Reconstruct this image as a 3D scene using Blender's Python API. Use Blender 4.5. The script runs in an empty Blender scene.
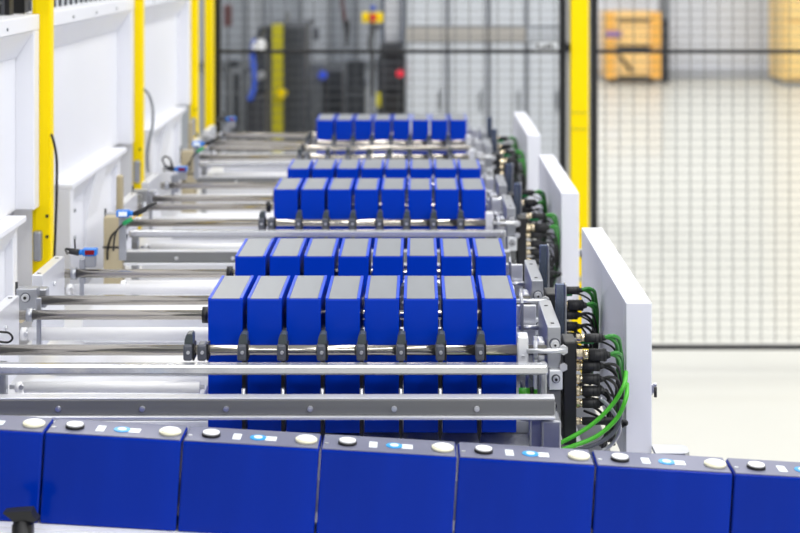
import bpy, bmesh, math, random
from mathutils import Vector, Matrix

random.seed(7)
sc = bpy.context.scene
COL = sc.collection
# ------------------------------------------------------------------ camera
FPX = 1600.0; CAMZ = 1.6; VX = 418.0; VY = -50.0
cam_d = bpy.data.cameras.new('camera'); cam = bpy.data.objects.new('camera', cam_d); COL.objects.link(cam)
cam.location = (0, 0, CAMZ); cam.rotation_euler = (math.pi/2, 0, 0)
cam_d.sensor_width = 36; cam_d.lens = 36*FPX/800
cam_d.shift_x = -(VX-400)/800; cam_d.shift_y = -(266.5-VY)/800
cam_d.clip_end = 200; cam_d.clip_start = .05
cam_d.dof.use_dof = True; cam_d.dof.focus_distance = 2.34; cam_d.dof.aperture_fstop = 5.2
sc.camera = cam
# ------------------------------------------------------------------ world + lights
w = bpy.data.worlds.new('world'); sc.world = w; w.use_nodes = True
w.node_tree.nodes['Background'].inputs[0].default_value = (.90, .95, 1, 1)
w.node_tree.nodes['Background'].inputs[1].default_value = .62
def area(name, loc, sx, sy, power, rot=(0, 0, 0), col=(1, .985, .96)):
    d = bpy.data.lights.new(name, 'AREA'); d.shape = 'RECTANGLE'; d.size = sx; d.size_y = sy; d.energy = power; d.color = col
    o = bpy.data.objects.new(name, d); o.location = loc; o.rotation_euler = rot; COL.objects.link(o); return o
for x, p in ((-1.6, 100), (1.4, 190), (4.2, 310)):
    area('ceiling_or_fill_lamp', (x, 2.4, 5.2), .55, 9, p)
for i, x in enumerate((-6, -2, 2, 6)):
    area('ceiling_or_fill_lamp', (x, 13.5, 6.0), .8, 10, 260)
for x in (-.5, 3.5):
    area('ceiling_or_fill_lamp', (x, -4.2, 4.6), 3.2, .6, 140, rot=(math.radians(25), 0, 0))  # frontal fill added behind the camera, not known fittings of the hall
sc.view_settings.view_transform = 'Standard'; sc.view_settings.look = 'None'; sc.view_settings.gamma = 1
sc.view_settings.use_curve_mapping = False; sc.view_settings.exposure = -0.14
sc.cycles.use_denoising = True
sc.cycles.max_bounces = 8

# ------------------------------------------------------------------ materials
def lin(c):
    return tuple(((v/255)/12.92 if v/255 <= .04045 else ((v/255+.055)/1.055)**2.4) for v in c)
MATS = {}
def mat(name, rgb, rough=.5, metal=0, noise=0, nscale=30, stretch=(1, 1, 1), bump=0, coat=0, emit=0, spec=.5, ior=None):
    m = bpy.data.materials.new(name); m.use_nodes = True; nt = m.node_tree; b = nt.nodes['Principled BSDF']
    c = lin(rgb)
    b.inputs['Base Color'].default_value = (*c, 1); b.inputs['Roughness'].default_value = rough; b.inputs['Metallic'].default_value = metal
    b.inputs['Coat Weight'].default_value = coat; b.inputs['Coat Roughness'].default_value = .05
    b.inputs['Specular IOR Level'].default_value = spec
    if emit:
        b.inputs['Emission Color'].default_value = (*c, 1); b.inputs['Emission Strength'].default_value = emit
    tc = nt.nodes.new('ShaderNodeTexCoord'); mp = nt.nodes.new('ShaderNodeMapping'); mp.inputs['Scale'].default_value = stretch
    nz = nt.nodes.new('ShaderNodeTexNoise'); nz.inputs['Scale'].default_value = nscale; nz.inputs['Detail'].default_value = 4
    nt.links.new(tc.outputs['Object'], mp.inputs[0]); nt.links.new(mp.outputs[0], nz.inputs['Vector'])
    n = noise or .04
    mr = nt.nodes.new('ShaderNodeMapRange'); mr.inputs['To Min'].default_value = 1-n; mr.inputs['To Max'].default_value = 1+n*.5
    nt.links.new(nz.outputs['Fac'], mr.inputs['Value'])
    vm = nt.nodes.new('ShaderNodeVectorMath'); vm.operation = 'SCALE'; vm.inputs[0].default_value = c
    nt.links.new(mr.outputs[0], vm.inputs['Scale']); nt.links.new(vm.outputs[0], b.inputs['Base Color'])
    r2 = nt.nodes.new('ShaderNodeMapRange'); r2.inputs['To Min'].default_value = max(0, rough*.85); r2.inputs['To Max'].default_value = min(1, rough*1.15)
    nt.links.new(nz.outputs['Fac'], r2.inputs['Value']); nt.links.new(r2.outputs[0], b.inputs['Roughness'])
    if bump:
        bp = nt.nodes.new('ShaderNodeBump'); bp.inputs['Strength'].default_value = bump; bp.inputs['Distance'].default_value = .001
        nt.links.new(nz.outputs['Fac'], bp.inputs['Height']); nt.links.new(bp.outputs[0], b.inputs['Normal'])
    MATS[name] = m; return m
mat('blue_film', (0, 55, 186), .3, noise=.12, nscale=6, spec=.12)
mat('blue_wrap', (0, 43, 160), .15, noise=.45, nscale=9, stretch=(1, 1, .15), spec=.12, bump=.1)  # upright noise bands paint uneven sheen into the wrap colour
mat('blue_lip', (6, 70, 212), .3, spec=.2)
mat('grey_end', (140, 143, 148), .4, metal=.35, noise=.22, nscale=40, stretch=(1, .3, 1))
mat('cell_lid', (118, 120, 142), .4, metal=.3, noise=.1, nscale=50)
mat('steel', (186, 180, 170), .13, metal=1, noise=.06, nscale=80, stretch=(.1, 1, 1))
mat('chrome', (215, 216, 220), .3, metal=.8)
mat('nickel', (214, 200, 172), .2, metal=1)
mat('alu', (172, 174, 180), .34, metal=.75, noise=.1, nscale=70)
mat('alu_bright', (232, 233, 238), .3, metal=.55, noise=.05, nscale=50)
mat('alu_brushed', (120, 121, 122), .4, metal=.3, noise=.12, nscale=120, stretch=(.05, 1, 1))
mat('alu_bar', (206, 207, 212), .2, metal=.8, noise=.06, nscale=90, stretch=(.05, 1, 1))
mat('white_paint', (236, 237, 243), .4, noise=.03, nscale=5)
mat('panel_paint', (226, 227, 238), .42, noise=.03, nscale=4)
mat('white_plastic', (246, 246, 248), .3)
mat('deck_white', (224, 225, 229), .35, metal=.15, noise=.06, nscale=12)
mat('yellow', (255, 224, 0), .4, noise=.03, spec=.15)
mat('yellow_dull', (196, 186, 20), .5)
mat('black', (18, 18, 22), .45)
mat('black_frame', (14, 15, 20), .5)
mat('wire_grey', (84, 86, 92), .5)
mat('rubber', (26, 27, 31), .55)
mat('clamp_grey', (84, 87, 97), .42)
mat('finger_grey', (62, 70, 74), .35)
mat('green', (74, 178, 44), .35)
mat('green_cable', (46, 132, 44), .35)
mat('green_conn', (20, 150, 84), .4)
mat('steel_blue', (112, 122, 146), .25, metal=.8)
mat('tan', (182, 170, 142), .5, metal=.2, noise=.1)
mat('sensor_blue', (22, 120, 214), .35)
mat('red_window', (120, 10, 22), .15)
mat('label_white', (238, 244, 248), .4)
mat('cream', (238, 234, 206), .35)
mat('vent_blue', (40, 160, 230), .3)
mat('red', (214, 24, 24), .4)
mat('red_lamp', (230, 30, 60), .4, emit=.4)
mat('blue_lamp', (60, 90, 220), .4, emit=.3)
mat('dark_machine', (56, 60, 68), .5, noise=.2, nscale=8)
mat('dark_machine_b', (40, 42, 50), .5, noise=.2, nscale=8)
mat('grey_machine', (120, 124, 130), .5, noise=.15, nscale=6)
mat('light_machine', (208, 212, 220), .45, noise=.08, nscale=3)
mat('pale_grey', (186, 190, 198), .45, noise=.08, nscale=3)
mat('base_grey', (150, 152, 158), .5)
mat('orange', (248, 204, 132), .45, noise=.1, nscale=4)
mat('orange_deep', (244, 182, 84), .45)
mat('orange_pale', (250, 214, 140), .45)
mat('purple', (140, 110, 170), .5)
mat('brown_red', (96, 50, 52), .5)
mat('wall_paint', (226, 230, 240), .6, noise=.04, nscale=1)
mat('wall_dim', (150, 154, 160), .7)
mat('hose_blue', (40, 80, 190), .4)
mat('floor_resin', (208, 207, 198), .42, noise=.07, nscale=.7, coat=.15)
mat('rail_tan', (176, 172, 168), .5)
mat('white_metal', (226, 228, 232), .3, metal=.3)
mat('grey_mid', (160, 165, 174), .5, noise=.15, nscale=3)
mat('sign_white', (225, 228, 232), .5)

# ------------------------------------------------------------------ mesh helpers
class MB:
    def __init__(s): s.bm = bmesh.new()
    def _add(s, t):
        me = bpy.data.meshes.new('tmp'); t.to_mesh(me); t.free(); s.bm.from_mesh(me); bpy.data.meshes.remove(me)
    def box(s, x0, x1, y0, y1, z0, z1, bev=0, seg=1):
        t = bmesh.new(); bmesh.ops.create_cube(t, size=1)
        for v in t.verts:
            v.co = Vector((x0+(v.co.x+.5)*(x1-x0), y0+(v.co.y+.5)*(y1-y0), z0+(v.co.z+.5)*(z1-z0)))
        if bev: bmesh.ops.bevel(t, geom=list(t.edges), offset=bev, segments=seg, profile=.5, affect='EDGES')
        s._add(t); return s
    def cyl(s, a, b, r, n=16, r2=None, smooth=True):
        a = Vector(a); b = Vector(b); d = b-a; t = bmesh.new()
        bmesh.ops.create_cone(t, cap_ends=True, segments=n, radius1=r, radius2=r if r2 is None else r2, depth=d.length)
        M = Matrix.Translation((a+b)/2) @ d.to_track_quat('Z', 'Y').to_matrix().to_4x4()
        bmesh.ops.transform(t, matrix=M, verts=t.verts)
        if smooth:
            for f in t.faces: f.smooth = len(f.verts) == 4
        s._add(t); return s
    def ball(s, c, r, sc_=(1, 1, 1)):
        t = bmesh.new(); bmesh.ops.create_uvsphere(t, u_segments=16, v_segments=10, radius=r)
        for v in t.verts: v.co = Vector((v.co.x*sc_[0], v.co.y*sc_[1], v.co.z*sc_[2]))+Vector(c)
        for f in t.faces: f.smooth = True
        s._add(t); return s
    def prism(s, pts, axis, a, b):
        """pts 2-D outline; extruded along axis ('x','y','z') from a to b"""
        t = bmesh.new()
        def mk(p, k):
            return {'x': (k, p[0], p[1]), 'y': (p[0], k, p[1]), 'z': (p[0], p[1], k)}[axis]
        v0 = [t.verts.new(mk(p, a)) for p in pts]; v1 = [t.verts.new(mk(p, b)) for p in pts]
        t.faces.new(v0); t.faces.new(v1[::-1]); n = len(pts)
        for i in range(n): t.faces.new((v0[i], v0[(i+1) % n], v1[(i+1) % n], v1[i]))
        bmesh.ops.recalc_face_normals(t, faces=t.faces); s._add(t); return s
    def tube(s, pts, r, n=8, sub=6):
        P = [Vector(p) for p in pts]; Q = []
        for i in range(len(P)-1):
            p0 = P[max(i-1, 0)]; p1 = P[i]; p2 = P[i+1]; p3 = P[min(i+2, len(P)-1)]
            for k in range(sub):
                u = k/sub
                Q.append(.5*((2*p1)+(-p0+p2)*u+(2*p0-5*p1+4*p2-p3)*u*u+(-p0+3*p1-3*p2+p3)*u**3))
        Q.append(P[-1]); t = bmesh.new(); rings = []; up = None
        for i, q in enumerate(Q):
            d = (Q[min(i+1, len(Q)-1)]-Q[max(i-1, 0)]).normalized()
            if up is None: up = Vector((0, 0, 1)) if abs(d.z) < .9 else Vector((0, 1, 0))
            e = d.cross(up).normalized(); up = e.cross(d).normalized()
            rings.append([t.verts.new(q+r*(math.cos(2*math.pi*k/n)*e+math.sin(2*math.pi*k/n)*up)) for k in range(n)])
        for a, b in zip(rings, rings[1:]):
            for k in range(n):
                f = t.faces.new((a[k], a[(k+1) % n], b[(k+1) % n], b[k])); f.smooth = True
        t.faces.new(rings[0][::-1]); t.faces.new(rings[-1])
        bmesh.ops.recalc_face_normals(t, faces=t.faces); s._add(t); return s
WL = {}
def tagit(o, label=None, cat=None, group=None, kind=None):
    if label: o['label'] = label
    if cat: o['category'] = cat
    if group: o['group'] = group
    if kind: o['kind'] = kind
    return o
def thing(name, loc, label, cat, group=None):
    o = bpy.data.objects.new(name, None); o.location = loc; o.empty_display_size = .02; COL.objects.link(o); WL[o] = Vector(loc)
    return tagit(o, label, cat, group)
def part(name, mb, m, parent, label=None):
    """mesh given in world coordinates, stored relative to its parent"""
    L = WL[parent]; mb.bm.transform(Matrix.Translation(-L))
    me = bpy.data.meshes.new(name); mb.bm.to_mesh(me); mb.bm.free(); me.materials.append(MATS[m])
    o = bpy.data.objects.new(name, me); COL.objects.link(o); o.parent = parent; WL[o] = L.copy()
    if label: o['label'] = label
    return o
def solo(name, mb, m, label=None, cat=None, group=None, kind=None, loc=None):
    if loc is None:
        xs = [v.co for v in mb.bm.verts]
        loc = Vector((sum(v.x for v in xs)/len(xs), sum(v.y for v in xs)/len(xs), min(v.z for v in xs)))
    loc = Vector(loc); mb.bm.transform(Matrix.Translation(-loc))
    me = bpy.data.meshes.new(name); mb.bm.to_mesh(me); mb.bm.free(); me.materials.append(MATS[m])
    o = bpy.data.objects.new(name, me); o.location = loc; COL.objects.link(o); WL[o] = loc
    return tagit(o, label, cat, group, kind)
def kids(o): return [c for c in bpy.data.objects if c.parent == o]
def tree_of(o):
    ch = {}
    for c in bpy.data.objects:
        if c.parent: ch.setdefault(c.parent, []).append(c)
    def rec(q): return (q, [rec(c) for c in ch.get(q, [])])
    return rec(o)
def copy_tree(tree, loc, label, group=None, skip=()):
    src, ch = tree
    c = src.copy(); COL.objects.link(c); c.location = loc; c['label'] = label
    if group: c['group'] = group
    def rec(items, par):
        for s, cc in items:
            if s in skip: continue
            d = s.copy(); COL.objects.link(d); d.parent = par; rec(cc, d)
    rec(ch, c); return c
def PX(x, y, Y): return Vector(((x-VX)*Y/FPX, Y, CAMZ-(y-VY)*Y/FPX))
def xw(x, Y): return (x-VX)*Y/FPX
def zw(y, Y): return CAMZ-(y-VY)*Y/FPX
PER = 1.035
NEAR = ['nearest', 'middle', 'farthest']

# ------------------------------------------------------------------ hall
solo('floor', MB().box(-9, 12, -6, 20.2, -.1, 0), 'floor_resin', 'pale glossy resin floor of the hall', kind='structure')
solo('wall_back', MB().box(-9, 12, 20, 20.2, 0, 6.5), 'wall_paint', 'pale blue-white far wall of the hall', kind='structure')
solo('added_wall_front', MB().box(-9, 12, -6.2, -6, 0, 6.5), 'wall_dim', 'unseen grey wall behind the viewer, added to darken the shaft reflections', kind='structure')  # out of view; added grey so the shafts reflect a dark middle
solo('baseboard_back', MB().box(-9, 12, 19.93, 20, 0, .1), 'pale_grey', 'grey skirting along the far wall', kind='structure')

solo('added_wall_left', MB().box(-9.2, -9, -6, 20, 0, 6.5), 'wall_dim', 'unseen grey side wall of the hall, added to block ambient light', kind='structure')  # out of view; added to cut world light from the left
# ------------------------------------------------------------------ machine bed
t = thing('machine_bed', (-.2, 3.8, 0), 'pale grey machine bed carrying the rows of blue blocks', 'machine')
part('base_cabinet', MB().box(-.70, .294, 2.14, 5.55, .0, .84, .004), 'base_grey', t)
part('deck_plate', MB().box(-.70, .235, 2.13, 5.55, .841, .896, .002), 'deck_white', t)
for s in range(4):
    y = 2.36+s*PER
    if y > 5.4: continue
    for dy in (0, .315):
        part('support_rail', MB().box(-.60, .17, y+dy-.03, y+dy+.03, .8965, .914, .001), 'alu_bright', t)
    part('cross_plate', MB().box(-.60, .12, y+.50, y+.60, .8965, .945, .002), 'deck_white', t)
    part('cross_plate', MB().box(-.58, -.31, y-.03, y+.05, .9145, .955, .002), 'deck_white', t)

# ------------------------------------------------------------------ blue blocks in the rows
CW, CP, CD, CZ0, CZ1 = .0492, .0555, .160, .915, 1.106
ROWY = {('a', 0): 2.27, ('b', 0): 2.585, ('a', 1): 2.27+PER, ('b', 1): 2.585+PER, ('a', 2): 2.27+2*PER, ('b', 2): 2.585+2*PER}
def make_block():
    r = thing('battery_cell', (0, 0, 0), 'x', 'battery')
    h = CZ1-CZ0
    part('case', MB().box(0, CW, 0, CD, 0, h-.0012, .0016, 2), 'blue_film', r)
    part('end_plate', MB().box(.0046, CW-.0046, .0018, CD-.0018, h-.0014, h-.0002, .0003), 'grey_end', r)
    b = MB(); b.box(.0002, .0043, .001, CD-.001, h-.0018, h+.0002, .0004); b.box(CW-.0043, CW-.0002, .001, CD-.001, h-.0018, h+.0002, .0004)
    part('film_edge', b, 'blue_lip', r)
    return r
ORD = ['first', 'second', 'third', 'fourth', 'fifth', 'sixth', 'seventh', 'eighth']
rows = [('a', 0, 'first'), ('b', 0, 'second'), ('a', 1, 'third'), ('b', 1, 'fourth'), ('b', 2, 'fifth')]
block0 = make_block(); btree = tree_of(block0); used = False
for k, s, nm in rows:
    for i in range(8):
        x = -.298+CP*i+(.0025 if k == 'b' else 0); y = ROWY[(k, s)]
        n = ORD[i]
        lab = f'{n} upright blue battery block from the left in the {nm} row behind the conveyor cells'
        if i == 0: lab = f'upright blue battery block at the yellow-post end of the {nm} row behind the conveyor cells'
        if i == 7: lab = f'upright blue battery block nearest the white guards in the {nm} row behind the conveyor cells'
        g = f'blue battery blocks in the {nm} row behind the conveyor'
        jy = random.uniform(-.0025, .0025)
        if not used:
            block0.location = (x, y+jy, CZ0); tagit(block0, lab, None, g); used = True
        else:
            copy_tree(btree, (x, y+jy, CZ0), lab, g)

# ------------------------------------------------------------------ clamp carriage of one row (built at Y0 = 2.27)
def make_carriage():
    Y0 = 2.27; yf = Y0-.05; yb = Y0+.19; zr = 1.045; R = .0074
    t = thing('clamp_carriage', (0, Y0, .9), 'x', 'machine part')
    part('front_shaft', MB().cyl((-.60, yf, zr), (.178, yf, zr), R, 24), 'steel', t)
    part('rear_shaft', MB().cyl((-.625, yb, zr-.006), (.176, yb, zr-.006), R, 24), 'steel', t)
    part('shaft_collar', MB().cyl((-.331, yb, zr-.006), (-.322, yb, zr-.006), .0125, 20), 'black', t)
    part('shaft_collar', MB().cyl((-.601, yb, zr-.006), (-.592, yb, zr-.006), .0105, 20), 'alu', t)
    cb = lambda x, w=.0125: MB().box(x-w/2, x+w/2, yf-.0135, yf+.012, zr-.0125, zr+.0105, .003, 2)
    def clamp(x, m='clamp_grey', finger=True, block=True):
        c = part('clamp', cb(x), m, t)
        part('screw', MB().cyl((x+.001, yf-.016, zr), (x+.001, yf-.0132, zr), .0024, 12), 'chrome', c)
        part('pinch_plate', MB().box(x+.0062, x+.0090, yf-.010, yf+.012, zr-.0125, zr+.0105, .0006), 'black', c)
        if block:
            part('jaw', MB().prism([(x-.0050, zr+.0107), (x+.0072, zr+.0107), (x+.0068, zr+.0225), (x+.0050, zr+.0242), (x+.0, zr+.0242), (x-.0026, zr+.0225), (x-.0044, zr+.017)], 'y', yf-.009, yf+.012), 'finger_grey', c)
        if finger:
            part('finger', MB().prism([(x-.0024, zr+.020), (x+.0028, zr+.020), (x+.0028, .925), (x+.0003, .911), (x-.0024, .925)], 'y', yf+.013, yf+.040), 'black', c)
            part('pin', MB().cyl((x+.0003, yf+.010, zr-.080), (x+.0003, yf+.010, zr-.056), .003, 10), 'chrome', c)
    clamp(-.318, finger=False); clamp(-.2985, finger=False, block=False)
    for k in range(7): clamp(-.2434+k*.0548)
    # right-hand end clamp and levers
    c = part('end_clamp', MB().box(.137, .1525, yf-.014, yf+.014, zr-.017, zr+.022, .002, 2), 'alu_bright', t)
    part('screw', MB().cyl((.145, yf-.017, zr-.006), (.145, yf-.0135, zr-.006), .0026, 12), 'chrome', c)
    part('lever', MB().prism([(yb-.055, 1.005), (yb-.04, 1.005), (yb-.032, 1.072), (yb-.052, 1.078), (yb-.058, 1.07)], 'x', .1545, .1585), 'alu', t)
    part('lever', MB().prism([(yf+.02, .985), (yf+.035, .985), (yf+.038, 1.055), (yf+.022, 1.058)], 'x', .1625, .1675), 'alu_bright', t)
    part('ring', MB().cyl((.1595, yf, zr), (.1655, yf, zr), .013, 20), 'alu', t)
    part('ring', MB().cyl((.1605, yb, zr-.006), (.1665, yb, zr-.006), .013, 20), 'alu_bright', t)
    part('pivot_pin', MB().cyl((.150, yf-.014, zr+.002), (.2035, yf-.014, zr+.002), .0034, 12), 'chrome', t)
    part('pivot_pin', MB().cyl((.152, yb-.045, 1.03), (.182, yb-.045, 1.03), .004, 12), 'chrome', t)
    part('link_block', MB().box(.1685, .1785, yf+.03, yf+.06, 1.022, 1.05, .002), 'alu_bright', t)
    # right-hand side block
    r = part('side_block', MB().box(.1815, .2005, Y0-.022, Y0+.148, 1.012, 1.071, .0015, 2), 'alu', t)
    part('front_block', MB().box(.1835, .2025, Y0-.030, Y0+.14, .984, 1.0118, .0015, 2), 'white_metal', t)
    part('screw', MB().cyl((.192, Y0-.030, 1.047), (.192, Y0-.0215, 1.047), .0062, 18).cyl((.192, Y0-.0325, 1.047), (.192, Y0-.0295, 1.047), .0026, 6), 'chrome', r)
    part('screw', MB().cyl((.193, Y0-.036, 1.0), (.193, Y0-.0295, 1.0), .0042, 14), 'chrome', r)
    part('washer', MB().cyl((.192, Y0-.0226, 1.047), (.192, Y0-.0219, 1.047), .0078, 20), 'clamp_grey', r)
    part('slot', MB().box(.188, .193, Y0-.004, Y0+.000, 1.0705, 1.0716), 'black', r)
    part('slot', MB().box(.188, .193, Y0+.108, Y0+.112, 1.0705, 1.0716), 'black', r)
    part('lower_block', MB().box(.178, .201, Y0-.02, Y0+.12, .915, .9835, .0015, 2), 'alu_brushed', t)
    part('bolt', MB().cyl((.190, Y0-.027, .960), (.190, Y0-.0195, .960), .0048, 14), 'black', t)
    part('slide_rail', MB().box(.1545, .1770, Y0+.0, Y0+.15, .935, .950, .001), 'clamp_grey', t)
    part('slide_carriage', MB().box(.157, .175, Y0+.03, Y0+.07, .9505, .985, .002, 2), 'alu', t)
    part('cylinder', MB().cyl((.166, Y0+.012, .993), (.166, Y0+.14, .993), .0075, 16), 'alu_brushed', t)
    part('spring_post', MB().cyl((.1705, Y0-.030, .925), (.1705, Y0-.030, 1.025), .0035, 12), 'clamp_grey', t)
    part('bracket', MB().box(.150, .1795, yb-.03, yb-.022, 1.00, 1.06, .001).box(.150, .158, yb-.05, yb-.03, 1.00, 1.02, .001), 'alu_bright', t)
    # stop flag
    part('stop_flag', MB().box(.2055, .2195, Y0+.126, Y0+.130, 1.0225, 1.1005, .0015, 2), 'steel_blue', t)
    part('flag_edge', MB().box(.2197, .2225, Y0+.124, Y0+.146, 1.0225, 1.0995, .0008), 'alu', t)
    part('flag_arm', MB().box(.2005, .2175, Y0+.124, Y0+.146, 1.008, 1.022, .001), 'alu_bright', t)
    # left-hand block
    l = part('side_block', MB().box(-.629, -.611, Y0+.020, Y0+.182, .95, 1.071, .0015, 2), 'alu_bright', t)
    part('screw', MB().cyl((-.611, Y0+.10, 1.04), (-.608, Y0+.10, 1.04), .004, 12), 'chrome', l)
    part('slot', MB().box(-.623, -.617, Y0+.03, Y0+.034, 1.0705, 1.0716), 'black', l)
    part('slot', MB().box(-.623, -.617, Y0+.16, Y0+.164, 1.0705, 1.0716), 'black', l)
    e = part('shaft_holder', MB().box(-.634, -.601, Y0-.062, Y0-.040, 1.022, 1.066, .002, 2).box(-.612, -.592, Y0-.038, Y0-.015, 1.03, 1.06, .002), 'alu', t)
    part('screw', MB().cyl((-.619, Y0-.066, 1.052), (-.619, Y0-.0615, 1.052), .0062, 16), 'chrome', e)
    part('screw', MB().cyl((-.606, Y0-.067, 1.031), (-.606, Y0-.0615, 1.031), .004, 12), 'chrome', e)
    for sx, sz, rr in ((-.619, 1.052, .0028), (-.606, 1.031, .0018)):
        part('socket', MB().cyl((sx, Y0-.0668, sz), (sx, Y0-.066, sz), rr, 6), 'black', e)
    part('washer', MB().cyl((-.619, Y0-.0627, 1.052), (-.619, Y0-.0621, 1.052), .0078, 20), 'clamp_grey', e)
    part('lock_nut', MB().cyl((-.598, Y0-.058, 1.022), (-.598, Y0-.045, 1.022), .0055, 6).cyl((-.598, Y0-.062, 1.022), (-.598, Y0-.0581, 1.022), .003, 10), 'chrome', e)
    part('lock_nut', MB().cyl((-.626, Y0-.062, 1.016), (-.626, Y0-.048, 1.016), .0048, 6), 'nickel', e)
    part('adjust_screw', MB().cyl((-.636, Y0-.05, 1.028), (-.636, Y0-.05, 1.074), .0022, 10), 'rubber', e)
    part('socket', MB().cyl((.192, Y0-.0334, 1.047), (.192, Y0-.0326, 1.047), .0018, 6), 'black', r)
    part('socket', MB().cyl((.193, Y0-.0368, 1.0), (.193, Y0-.036, 1.0), .0022, 6), 'black', r)
    part('washer', MB().cyl((.193, Y0-.0310, 1.0), (.193, Y0-.0302, 1.0), .0062, 18), 'clamp_grey', r)
    part('roller_strap', MB().box(-.590, -.583, Y0+.203, Y0+.208, .985, 1.062, .001), 'alu', t)
    return t
car0 = make_carriage(); ctree = tree_of(car0); skipset = set()
names6 = {('a', 0): 'first', ('b', 0): 'second', ('a', 1): 'third', ('b', 1): 'fourth', ('b', 2): 'fifth'}
for (k, s), y in ROWY.items():
    nm = names6.get((k, s))
    lab = f'steel clamp shafts with dark grey grippers holding the {nm} row of blue blocks' if nm else 'steel clamp shafts with grippers standing empty before the farthest row of blue blocks'
    if (k, s) == ('a', 0): tagit(car0, lab, None, 'clamp shaft carriages')
    else: copy_tree(ctree, (0, y, .9), lab, 'clamp shaft carriages')

# ------------------------------------------------------------------ guide rollers
def roller(x0, x1, y, z, r, lab):
    g = thing('guide_roller', ((x0+x1)/2, y, z-r), lab, 'roller', 'white guide rollers')
    part('roller_tube', MB().cyl((x0+.012, y, z), (x1, y, z), r, 20), 'white_plastic', g)
    part('roller_cap', MB().cyl((x0, y, z), (x0+.0085, y, z), r*.96, 20), 'white_plastic', g)
    part('axle', MB().cyl((x0-.008, y, z), (x1+.006, y, z), .003, 10), 'chrome', g)
    part('bolt', MB().cyl((x0+.0095, y-r-.002, z+.002), (x0+.0095, y+.004, z+.002), .0035, 8), 'chrome', g)
for s in range(3):
    d = s*PER
    roller(-.553, -.300, 2.20+d, .999, .0075, f'short white guide roller under the crossbar of the {NEAR[s]} station')
    roller(-.619, .16, 2.497+d, 1.001, .0103, f'long white guide roller between the two rows of the {NEAR[s]} station')
    roller(-.619, .16, 2.825+d, 1.001, .0095, f'long white guide roller behind both rows of the {NEAR[s]} station')
    if s < 2: roller(-.56, .16, 3.02+d, .965, .012, f'low fat white roller between the {NEAR[s]} station and the next one')

# ------------------------------------------------------------------ crossbars
for s in range(3):
    d = s*PER
    g = thing('crossbar', (-.2, 2.17+d, 1.02), f'pale polished crossbar running in front of the clamp shaft of the {NEAR[s]} station', 'crossbar', 'polished crossbars')
    part('bar', MB().box(-.578, .176, 2.160+d, 2.178+d, 1.0255, 1.0395, .003, 2), 'alu_bar', g)
    part('end_foot', MB().box(-.576, -.562, 2.1785+d, 2.195+d, .8965, 1.037, .002), 'alu', g)
    part('end_foot', MB().box(.1675, .1755, 2.1785+d, 2.195+d, .8965, 1.037, .002), 'alu', g)
    g = thing('crossbar', (-.2, 2.12+d, .98), f'low grey angle rail with round screws along the front of the {NEAR[s]} station', 'crossbar', 'grey angle rails')
    Y = 2.12+d
    part('rail', MB().box(-.58, .1815, Y, Y+.020, .9835, 1.004, .001), 'alu_brushed', g)
    part('rail_edge', MB().box(-.58, .1815, Y-.006, Y+.020, .9790, .9833, .0008), 'alu_bright', g)
    part('rail_edge', MB().box(-.58, .1815, Y+.0005, Y+.020, 1.0042, 1.0062, .0005), 'alu_bright', g)
    for k in range(6):
        x = -.4763+k*.1112
        if k == 5: x = .078
        part('screw', MB().cyl((x, Y-.0035, .9925), (x, Y-.0002, .9925), .0036, 14).cyl((x, Y-.0045, .9925), (x, Y-.0034, .9925), .0018, 6), 'chrome', g)
    part('end_bracket', MB().box(.150, .184, Y+.0205, Y+.05, .897, .995, .002).box(.165, .19, Y+.004, Y+.05, .92, .975, .002), 'alu', g)
    # green pneumatic tube behind
    g = thing('green_tube', (.16, 2.262+d, .966), f'bright green air tube beside the last block of the {NEAR[s]} station', 'tube', 'green air tubes')
    part('tube', MB().cyl((.1425, 2.262+d, .974), (.158, 2.262+d, .974), .0072, 14), 'green', g)
    part('tube', MB().cyl((.1635, 2.262+d, .974), (.1775, 2.262+d, .974), .0072, 14), 'green', g)
    part('coupling', MB().cyl((.1582, 2.262+d, .974), (.1633, 2.262+d, .974), .0082, 14), 'black', g)

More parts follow.
